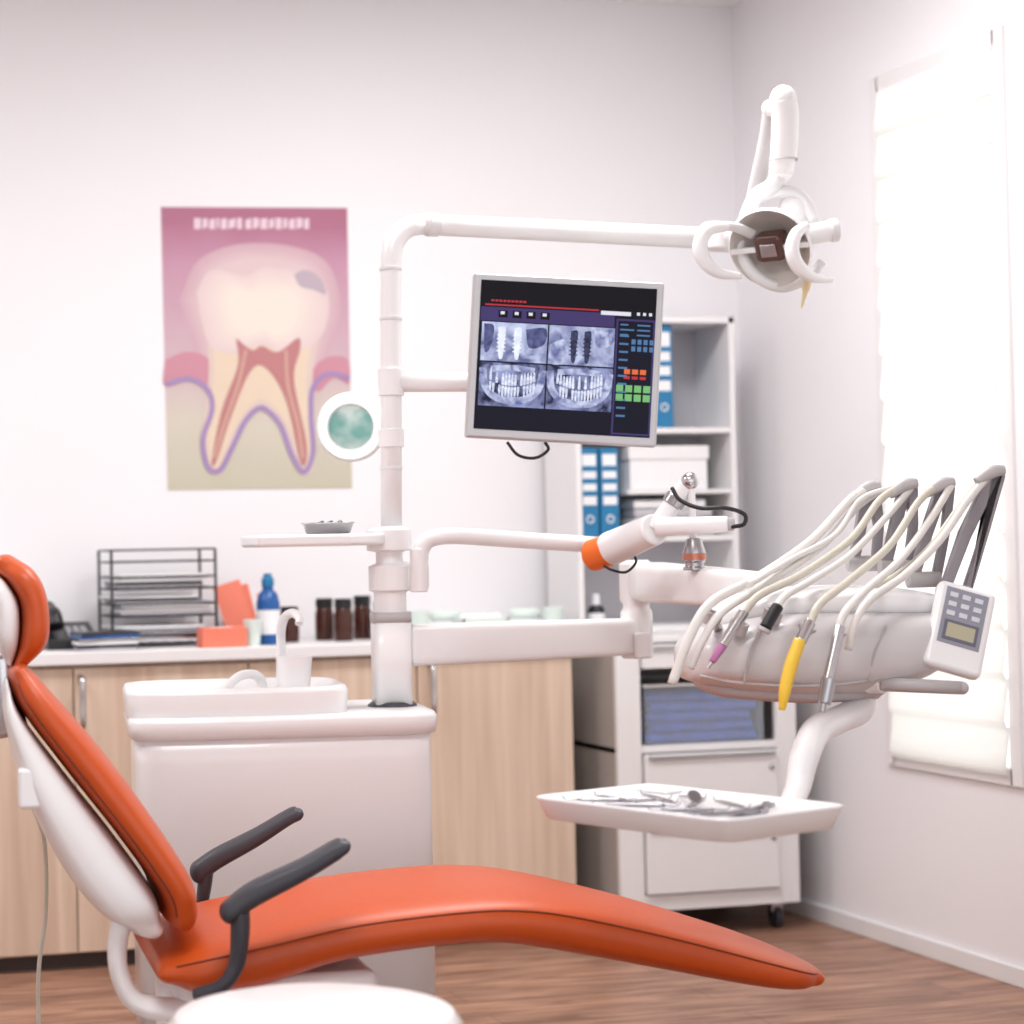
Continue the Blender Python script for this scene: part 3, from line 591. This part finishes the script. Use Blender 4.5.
# ------------------------------------------------------------------ operating light
ol=E('operating_light',armend)
def L(u,v,d=4.95): return S(u,v,d)
sweep('crossarm_cap',[L(700,238,5.05),L(738,240,5.03)],[.031,.031],WHITE,ol,smooth=False,segs=24)
cyl('cap_disc',L(716,250,5.04),L(716,223,5.04),.034,WHITE,ol)
sweep('yoke_bar',[L(735,240,5.0),L(760,222,4.98),L(778,215,4.95)],.02,WHITE,ol)
sweep('balance_arm',[L(781,170,4.88),L(784,150,4.86),L(785,115,4.84),L(783,98,4.83)],[.028,.030,.030,.029],WHITE,ol,segs=22); ball('balance_arm_end',L(783,98,4.83),.029,WHITE,ol); ball('balance_arm_foot',L(781,170,4.88),.028,WHITE,ol)
for v in (112,160): lathe('arm_seam',L(784,v,4.85),UP,[(.0303,-.002),(.031,-.002),(.031,.002),(.0303,.002)],GREYP,ol)
sweep('lower_arm',[L(770,106,4.9),L(766,140,4.92),L(760,172,4.94),L(752,205,4.96),L(746,228,4.98)],[.015,.017,.019,.018,.016],GREYP,ol)
ball('arm_knuckle',L(770,108,4.88),.019,WHITE,ol)
sweep('head_stem',[L(781,172,4.88),L(772,186,4.88),L(757,196,4.9),L(750,212,4.9)],[.02,.019,.018,.016],ENAMEL,ol)
hc=L(771,247,4.82); ha=(-FWD*.72-RIGHT*.5-UP*.48).normalized()
r=42*4.82/F
hp=[(0,-.06),(r*.4,-.056),(r*.75,-.038),(r*.97,-.008),(r*1.02,.006),(r*.98,.012),(r*.92,.004),(r*.75,-.020),(r*.4,-.042),(0,-.05)]
lathe('reflector_head',hc,ha,hp[:6],WHITE,ol,48)
MIR=mat('reflector_mirror',(214,206,200),.3,metal=.25)
lathe('reflector_bowl',hc,ha,hp[5:],MIR,ol,48)
Mh=frame(hc,ha.cross(UP),ha); BR=mat('bulb_shield',(84,54,48),.2)
for q_ in (.58,.8): lathe('reflector_step_ring',hc+ha*(-.034 if q_<.6 else -.014),ha,[(r*q_,0),(r*q_+.002,.002),(r*q_+.004,0)],GREYP,ol,48)
boxes('bulb_shield',[((-.035,-.032,-.035),(.035,.032,.02))],BR,ol,M=Mh,bevel=.014); box('shield_front',(-.018,-.014,.02),(.018,.016,.023),STEEL,ol,M=Mh,bevel=.004)
boxes('shield_arms',[((-r*.97,-.006,.002),(-.02,.006,.012)),((.02,-.006,.002),(r*.97,.006,.012))],WHITE,ol,M=Mh,bevel=.002)
ball('rear_dome',L(795,211,4.9),.040,WHITE,ol)
cyl('side_knob',L(800,236,4.84),L(836,230,4.84),.024,WHITE,ol); cyl('knob_end',L(829,231,4.84),L(838,229.5,4.84),.027,ENAMEL,ol)
sweep('handle_left',[L(728,226,4.76),L(708,230,4.74),L(700,246,4.74),L(706,263,4.74),L(720,273,4.75),L(741,276,4.76)],[.010,.015,.017,.016,.013,.007],WHITE,ol)
sweep('handle_left_arm',[L(726,226,4.76),L(738,228,4.8),L(752,234,4.84)],[.011,.011,.012],WHITE,ol)
sweep('handle_right',[L(806,226,4.76),L(796,234,4.74),L(792,250,4.73),L(798,266,4.73),L(812,277,4.74),L(832,280,4.76)],[.011,.014,.016,.016,.012,.006],WHITE,ol)
sweep('handle_right_arm',[L(806,226,4.76),L(800,232,4.79),L(795,236,4.84)],[.011,.011,.012],WHITE,ol)
sweep('head_fork',[L(744,222,4.9),L(740,245,4.88),L(752,272,4.87),L(780,287,4.86),L(808,278,4.86),L(822,262,4.86)],[.014,.015,.014,.013,.012,.010],ENAMEL,ol)
sweep('yoke_curve',[L(742,226,4.92),L(752,202,4.9),L(775,192,4.89),L(800,196,4.88),L(815,222,4.86)],[.014,.014,.015,.014,.012],ENAMEL,ol)
lathe('pointer_tip',L(807,284,4.82),(-UP*1-RIGHT*.25),[(0,-.01),(.009,-.01),(.009,.012),(.006,.02),(.003,.05),(0,.058)],mat('ivory_plastic',(225,205,160),.4),ol,16)
# ------------------------------------------------------------------ lamp on swing arm (from hub)
wl=E('curing_lamp_arm',S(500,540,4.75))
cyl('arm_socket',S(419,592,4.72),S(419,548,4.72),.02,WHITE,wl)
boxes('socket_bridge',[((0,-.03,pz(590)),(.085,.01,pz(562)))],WHITE,wl,M=sq,bevel=.008)
sweep('swing_arm',[S(420,560,4.72),S(421,550,4.72),S(427,541,4.72),S(438,537,4.72),S(460,536,4.73),S(520,540,4.77),S(598,545,4.8)],.0185,WHITE,wl,segs=20)
cyl('orange_joint',S(592,556,4.74),S(612,549,4.69),.036,ORANGEP,wl); cyl('joint_disc',S(589,557,4.745),S(593,556,4.735),.026,GREYP,wl)
cyl('lamp_body',S(610,549,4.70),S(655,529,4.55),.038,WHITE,wl,r2=.034)
cyl('spring_arm',S(655,530,4.56),S(686,484,4.55),.022,WHITE,wl,r2=.018)
ball('ball_joint',S(690,481,4.54),.019,CHROME,wl)
cyl('joint_ring',S(672,505,4.555),S(678,496,4.55),.024,STEEL,wl)
cyl('hanging_rod',S(691,484,4.54),S(694,560,4.54),.008,WHITE,wl)
cyl('cross_body',S(655,527,4.54),S(728,524,4.5),.022,WHITE,wl,r2=.017); cyl('cross_tip',S(726,524,4.5),S(734,524,4.5),.014,GREYP,wl)
lathe('lamp_nozzle',S(694,543,4.54),-UP,[(0,-.01),(.016,-.01),(.02,.005),(.024,.02),(.024,.038),(.02,.042),(.02,.05),(.024,.052),(.024,.058),(0,.058)],STEEL,wl,24)
lathe('nozzle_band',S(694,543,4.54),-UP,[(.0248,.022),(.0248,.036)],mat('copper_band',(190,120,100),.3,metal=.6),wl,24)
sweep('loop_cable',[S(672,488,4.52),S(680,500,4.5),S(700,508,4.48),S(725,508,4.47),S(744,514,4.47),S(744,524,4.47),S(732,527,4.49)],.0045,BLACK,wl)
sweep('loop_cable_b',[S(604,566,4.68),S(612,570,4.66),S(626,572,4.66),S(636,562,4.66),S(632,552,4.66)],.003,BLACK,wl)
# ------------------------------------------------------------------ delivery unit
du=E('dental_delivery_unit',S(800,640,4.15))
za=pz(646)
A0=Vector((pb_.x,pb_.y,za)); A1=S(637,637,5.0); A1.z=za
e1=(A1-A0).normalized(); Ma=frame(A0,e1,UP); La=(A1-A0).length
rl=[]
for x,hy,hz in ((0.035,.03,.03),(.04,.036,.046),(.3,.036,.046),(La-.05,.034,.043),(La+.02,.034,.043)):
    rl.append([Ma@Vector((x,sup(2*math.pi*k/32,6)[0]*hy,sup(2*math.pi*k/32,6)[1]*hz)) for k in range(32)])
rings('main_beam',rl,WHITE,du)
lathe('elbow_joint',Vector((A1.x,A1.y,0)),UP,[(0,S(637,658,5).z),(.035,S(637,658,5).z),(.037,S(637,655,5).z),(.037,S(637,612,5).z),(.031,S(637,608,5).z),(.031,S(637,604,5).z),(.038,S(637,600,5).z),(.038,S(637,564,5).z),(.03,S(637,560,5).z),(0,S(637,560,5).z)],WHITE,du)
box('elbow_clip',(La-.03,-.047,-.05),(La+.01,-.03,.01),WHITE,du,M=Ma,bevel=.005)
B0=S(640,581,5.0); B1=S(765,596,4.25); B1.z=B0.z-.012
Mb=frame(B0,(B1-B0),UP); Lb=(B1-B0).length; rl=[]
for x,hy,hz in ((-.02,.036,.04),(.1,.038,.046),(Lb*.6,.038,.042),(Lb,.038,.036)):
    rl.append([Mb@Vector((x,sup(2*math.pi*k/32,5)[0]*hy,sup(2*math.pi*k/32,5)[1]*hz)) for k in range(32)])
rings('balance_beam',rl,WHITE,du)
D=4.15
def hull(name,st,m,n=3.4,d=D):
    cs_=cat([Vector((a,b,c)) for a,b,c,e_,f_ in st],6); sz=cat([Vector((c,e_,f_)) for a,b,c,e_,f_ in st],6); rl=[]
    for c_,s_ in zip(cs_,sz):
        o=S(c_.x,c_.y,d+s_.z); r=[]
        for k in range(36):
            a,b=sup(2*math.pi*k/36,n); r.append(o+FWD*a*s_.y+UP*b*s_.x*d/F)
        rl.append(r)
    return rings(name,rl,m,du)
hull('body_shell',[(680,664,8,.05,0),(686,660,20,.11,0),(704,656,28,.15,0),(760,652,40,.18,0),(840,650,42,.18,.0),(900,644,36,.17,.02),(932,634,28,.13,.03),(942,628,12,.07,.03)],UNITG,n=3.2)
hull('top_cover',[(700,622,5,.05,.05),(715,616,12,.12,.06),(770,604,15,.16,.06),(860,601,16,.17,.06),(920,604,12,.13,.06),(936,606,4,.06,.06)],WHITE)
hull('under_tray',[(700,684,4,.06,0),(720,688,8,.1,0),(800,692,9,.12,0),(860,689,8,.1,0),(880,686,4,.06,0)],GREYP)
fd=4.0
for k,(u,v) in enumerate(((712,618),(738,628),(772,616),(806,632),(838,636))):
    lathe('cradle_%d'%k,S(u,v,fd-.01),(RIGHT*.35+UP*1-FWD*.3),[(.012,-.012),(.018,-.012),(.018,.012),(.012,.012),(.012,-.012)],GREYP,du,20)
    sweep('cradle_stem_%d'%k,[S(u,v+2,fd),S(u+6,v+10,fd+.06)],.009,GREYP,du,smooth=False)
# panel joints of the shell
sweep('shell_joint_lower',[S(700,676,4.005),S(740,683,3.982),S(800,686,3.978),S(860,682,3.98),S(905,672,4.0)],.003,GREYP,du)
for u0,v0,u1,v1 in ((744,684,762,626),(868,682,886,626)):
    sweep('shell_joint',[S(u0,v0,3.981),S((u0+u1)/2-3,(v0+v1)/2,3.973),S(u1,v1,3.985)],.003,GREYP,du)
whips=[(852,560,868,489,4.34),(884,564,905,486,4.30),(912,576,942,485,4.26),(942,590,992,473,4.2)]
for i,(bx_,by_,tx,ty,d) in enumerate(whips):
    outl=[(bx_-4,by_+4),(bx_+(tx-bx_)*.4-3,by_+(ty-by_)*.5),(tx-8,ty+6),(tx-2,ty-4),(tx+11,ty-6),(tx+12,ty+4),(bx_+24+(tx-bx_)*.45,by_+(ty-by_)*.5),(bx_+28,by_+4),(bx_+19,by_+4),(bx_+15+(tx-bx_)*.45,by_+(ty-by_)*.45),(tx+2,ty+16),(bx_+7+(tx-bx_)*.42,by_+(ty-by_)*.45),(bx_+6,by_+4)]
    prism('whip_yoke_%d'%i,[S(a,b,d+.005) for a,b in outl],FWD*.022,WHIPG,du,bevel=.004)
    sweep('whip_saddle_%d'%i,[S(tx-16,ty+9,d-.01),S(tx,ty-1,d-.01),S(tx+12,ty-3,d-.01)],[.009,.013,.010],GREYP,du)
    cyl('whip_hinge_%d'%i,S(bx_-5,by_+4,d),S(bx_+28,by_+3,d),.016,GREYP,du)
def hose(name,pts,r,m): return sweep(name,[S(u,v,d) for u,v,d in pts],r,m,du)
hose('hose_1',[(872,487,4.34),(850,500,4.3),(812,540,4.2),(760,576,4.08),(712,602,3.96),(690,636,3.93),(672,684,3.93)],.0092,HOSE)
hose('hose_1b',[(880,490,4.33),(856,508,4.3),(820,548,4.2),(766,584,4.06),(722,612,3.95),(703,640,3.93),(690,668,3.94)],.0078,HOSE)
hose('hose_2',[(905,485,4.3),(880,500,4.27),(850,540,4.18),(800,575,4.06),(760,595,3.96),(742,615,3.93)],.0076,HOSEB)
hose('hose_3',[(912,487,4.3),(888,515,4.25),(850,555,4.15),(812,580,4.04),(785,596,3.95),(776,610,3.92)],.0072,HOSE)
hose('hose_4',[(942,484,4.26),(920,500,4.22),(890,545,4.13),(850,580,4.02),(820,604,3.93),(809,626,3.90)],.0076,HOSEB)
hose('hose_5',[(952,484,4.25),(930,520,4.2),(900,560,4.1),(866,590,4.0),(845,612,3.92),(838,632,3.90)],.0074,HOSE)
hose('hose_6',[(992,472,4.2),(968,500,4.17),(940,540,4.1),(905,575,4.02),(872,598,3.95),(856,620,3.92),(848,650,3.92)],.0076,HOSE)
hose('hose_7',[(986,474,4.2),(960,506,4.2),(925,552,4.15),(880,585,4.1),(840,598,4.05)],.006,HOSEB)
hose('hose_8',[(897,486,4.31),(860,500,4.3),(835,535,4.22),(790,560,4.12),(748,585,4.0)],.006,HOSE)
cyl('scaler_handpiece',S(744,612,3.93),S(722,646,3.9),.0105,CHROME,du,r2=.009); cyl('scaler_sleeve',S(722,646,3.9),S(712,662,3.89),.009,PINKM,du,r2=.006); cyl('scaler_tip',S(712,662,3.89),S(708,668,3.89),.003,STEEL,du)
cyl('handpiece_black',S(778,606,3.92),S(765,628,3.9),.011,BLACK,du,r2=.011); cyl('handpiece_black_tip',S(765,628,3.9),S(763,632,3.9),.013,GREYP,du)
cyl('polisher_collar',S(810,622,3.9),S(800,642,3.88),.011,CHROME,du); sweep('polisher_sleeve',[S(800,640,3.88),S(791,665,3.87),S(785,690,3.86),S(782,710,3.86)],[.011,.0125,.011,.006],YEL,du)
cyl('syringe_body',S(840,626,3.9),S(828,680,3.87),.0100,CHROME,du,r2=.010); cyl('syringe_head',S(829,678,3.87),S(824,704,3.86),.014,STEEL,du,r2=.012); cyl('syringe_tip',S(824,700,3.86),S(822,712,3.86),.006,STEEL,du)
# control panel keypad
kc=S(959,630,4.02); kx=(RIGHT*.95-FWD*.1-UP*.30).normalized(); kz=(UP*.86+FWD*.32+RIGHT*.28).normalized(); MK=frame(kc,kx,kz)
q=4.02/F
box('keypad_housing',(-29*q,-.012,-46*q),(29*q,.02,47*q),WHITE,du,M=MK,bevel=.012)
KD=mat('keypad_face',(146,147,160),.5); KL=mat('keypad_keys',(212,214,222),.5); LCD=mat('keypad_lcd',(182,176,152),.4)
box('keypad_face',(-21*q,-.0135,-20*q),(21*q,-.012,40*q),KD,du,M=MK)
boxes('keypad_keys',[((x*q,-.015,z*q),((x+8)*q,-.0135,(z+5)*q)) for x in (-17,-4.5,8) for z in (10,20,30)],KL,du,M=MK)
boxes('keypad_display',[((-17*q,-.015,-16*q),(17*q,-.0135,5*q))],mat('display_frame',(104,104,118),.5),du,M=MK)
boxes('keypad_lcd',[((-14*q,-.0155,-13*q),(14*q,-.015,2*q))],LCD,du,M=MK)
sweep('keypad_bracket',[S(930,650,4.12),S(950,655,4.06)],.02,WHITE,du,smooth=False)
sweep('pull_handle',[S(880,684,4.0),S(962,688,3.97)],[.0135,.0125],GREYP,du,smooth=False,segs=20); ball('handle_end',S(962,688,3.97),.0125,GREYP,du); cyl('handle_socket',S(868,684,4.03),S(884,684,4.0),.018,WHITE,du)
# tray arm
tz=.722
ae=V(.88,3.62,tz-.045)
sweep('tray_arm',[S(862,695,4.1),S(858,710,4.08),S(838,720,4.02),S(816,732,3.92),S(804,758,3.82),S(797,790,3.76),ae+Vector((0,0,0))],[.028,.028,.026,.027,.026,.022,.018],WHITE,du,segs=20)
sweep('tray_arm_foot',[ae,V(.8,3.56,tz-.045),V(.72,3.55,tz-.045)],[.018,.016,.016],WHITE,du,flat=1.6)
cyl('tray_arm_cap',S(862,698,4.1),S(862,688,4.1),.035,GREYP,du)
# tray
ca_=[V(.463,3.645,0),V(.690,3.80,0),V(.94,3.44,0),V(.713,3.285,0)]
tcn=sum(ca_,Vector((0,0,0)))/4; eA=(ca_[1]-ca_[0]); eB=(ca_[3]-ca_[0]); la,lb=eA.length/2,eB.length/2
MT=frame(tcn,eB,UP)
ty_=E('instrument_tray',tcn+UP*tz)
rl=[]
for z,gx in ((tz-.038,-.014),(tz-.036,-.008),(tz-.004,.004),(tz,.006),(tz+.002,.002),(tz-.001,-.006),(tz-.0075,-.012),(tz-.008,-.03)):
    rl.append([MT@Vector((sup(2*math.pi*k/64,14)[0]*(lb+gx),sup(2*math.pi*k/64,14)[1]*(la+gx),z)) for k in range(64)])
rings('tray_shell',rl,WHITE,ty_)
zt=tz-.008
def TM(x,y,z=0): return MT@Vector((x,y,zt+z))
iset=E('dental_hand_instruments',TM(0,0,.005))
DST=mat('polished_steel',(158,156,162),.3,metal=1)
tools=[(-.18,-.10,-.06,.02),(-.19,-.02,-.05,-.05),(-.15,.05,-.02,.0),(-.10,-.11,.01,-.03),(-.04,.09,.04,-.04),(.02,-.10,.10,-.01),(.0,.07,.11,.03)]
for k,(xa,ya,xb,yb) in enumerate(tools):
    a=TM(xa,ya,.0035); b=TM(xb,yb,.0035); dd=(b-a).normalized()
    sweep('handle_%d'%k,[a+dd*.02,a.lerp(b,.5),b-dd*.02],[.0026,.0034,.0026],DST if k%2 else STEEL,iset,segs=10)
    sweep('hook_a_%d'%k,[b-dd*.02,b,b+UP*.008+dd*.008],[.0018,.0014,.0008],DST,iset,segs=8)
    sweep('hook_b_%d'%k,[a+dd*.02,a,a+UP*.007-dd*.006],[.0018,.0014,.0008],DST,iset,segs=8)
lathe('mouth_mirror',TM(.02,.0,.016),UP*.6+RIGHT*.2-FWD*.7,[(0,0),(.012,0),(.013,.002),(.012,.003),(0,.003)],DST,iset,24); sweep('mirror_handle',[TM(.02,.0,.016),TM(-.07,.06,.005)],.0026,STEEL,iset,smooth=False,segs=8)
for cx_,cy_,ro in ((.13,.04,.5),(.15,-.05,-.3)):
    for sgn in (-1,1):
        pts=[(-.075,sgn*.020),(-.02,sgn*.010),(.02,0),(.05,-sgn*.008),(.062,-sgn*.002)]
        c_,s_=math.cos(ro),math.sin(ro)
        sweep('forceps_arm',[TM(cx_+(y*c_-x*s_)*1.0,cy_+(x*c_+y*s_),.006+.001*sgn) for x,y in pts],[.0035,.0032,.0045,.0025,.0015],DST,iset,segs=10)
gz=E('gauze_pad',TM(-.16,.10,.003)); box('gauze',(-.22,.09,zt+.0005),(-.13,.13,zt+.006),PAPER,gz,M=MT,bevel=.002)
# ------------------------------------------------------------------ lights
for i,(x,y) in enumerate(((0.6,2.6),(1.9,4.6),(-.6,4.8))):  # unseen ceiling panels with area lamps, added as soft fill for the room
    e=E('added_fill_panel'+('' if i==0 else '.%03d'%i),(x,y,ZC))
    box('fill_panel_frame',(x-.5,y-.3,ZC-.02),(x+.5,y+.3,ZC),LAM,e,bevel=.003)
    Lg=bpy.data.lights.new('fill_lamp','AREA'); Lg.shape='RECTANGLE'; Lg.size=.95; Lg.size_y=.55; Lg.energy=(24,32,24)[i]; Lg.color=(1,.988,.98)
    o=bpy.data.objects.new('fill_lamp',Lg); bpy.context.scene.collection.objects.link(o); o.parent=e; o.location=(0,0,-.025)
w=bpy.data.worlds.new('world'); bpy.context.scene.world=w; w.use_nodes=True
bg=w.node_tree.nodes['Background']; bg.inputs[0].default_value=(0.96,0.98,1.0,1); bg.inputs[1].default_value=1.3
vs_=bpy.context.scene.view_settings; vs_.view_transform='Standard'; vs_.look='None'; vs_.exposure=0.4
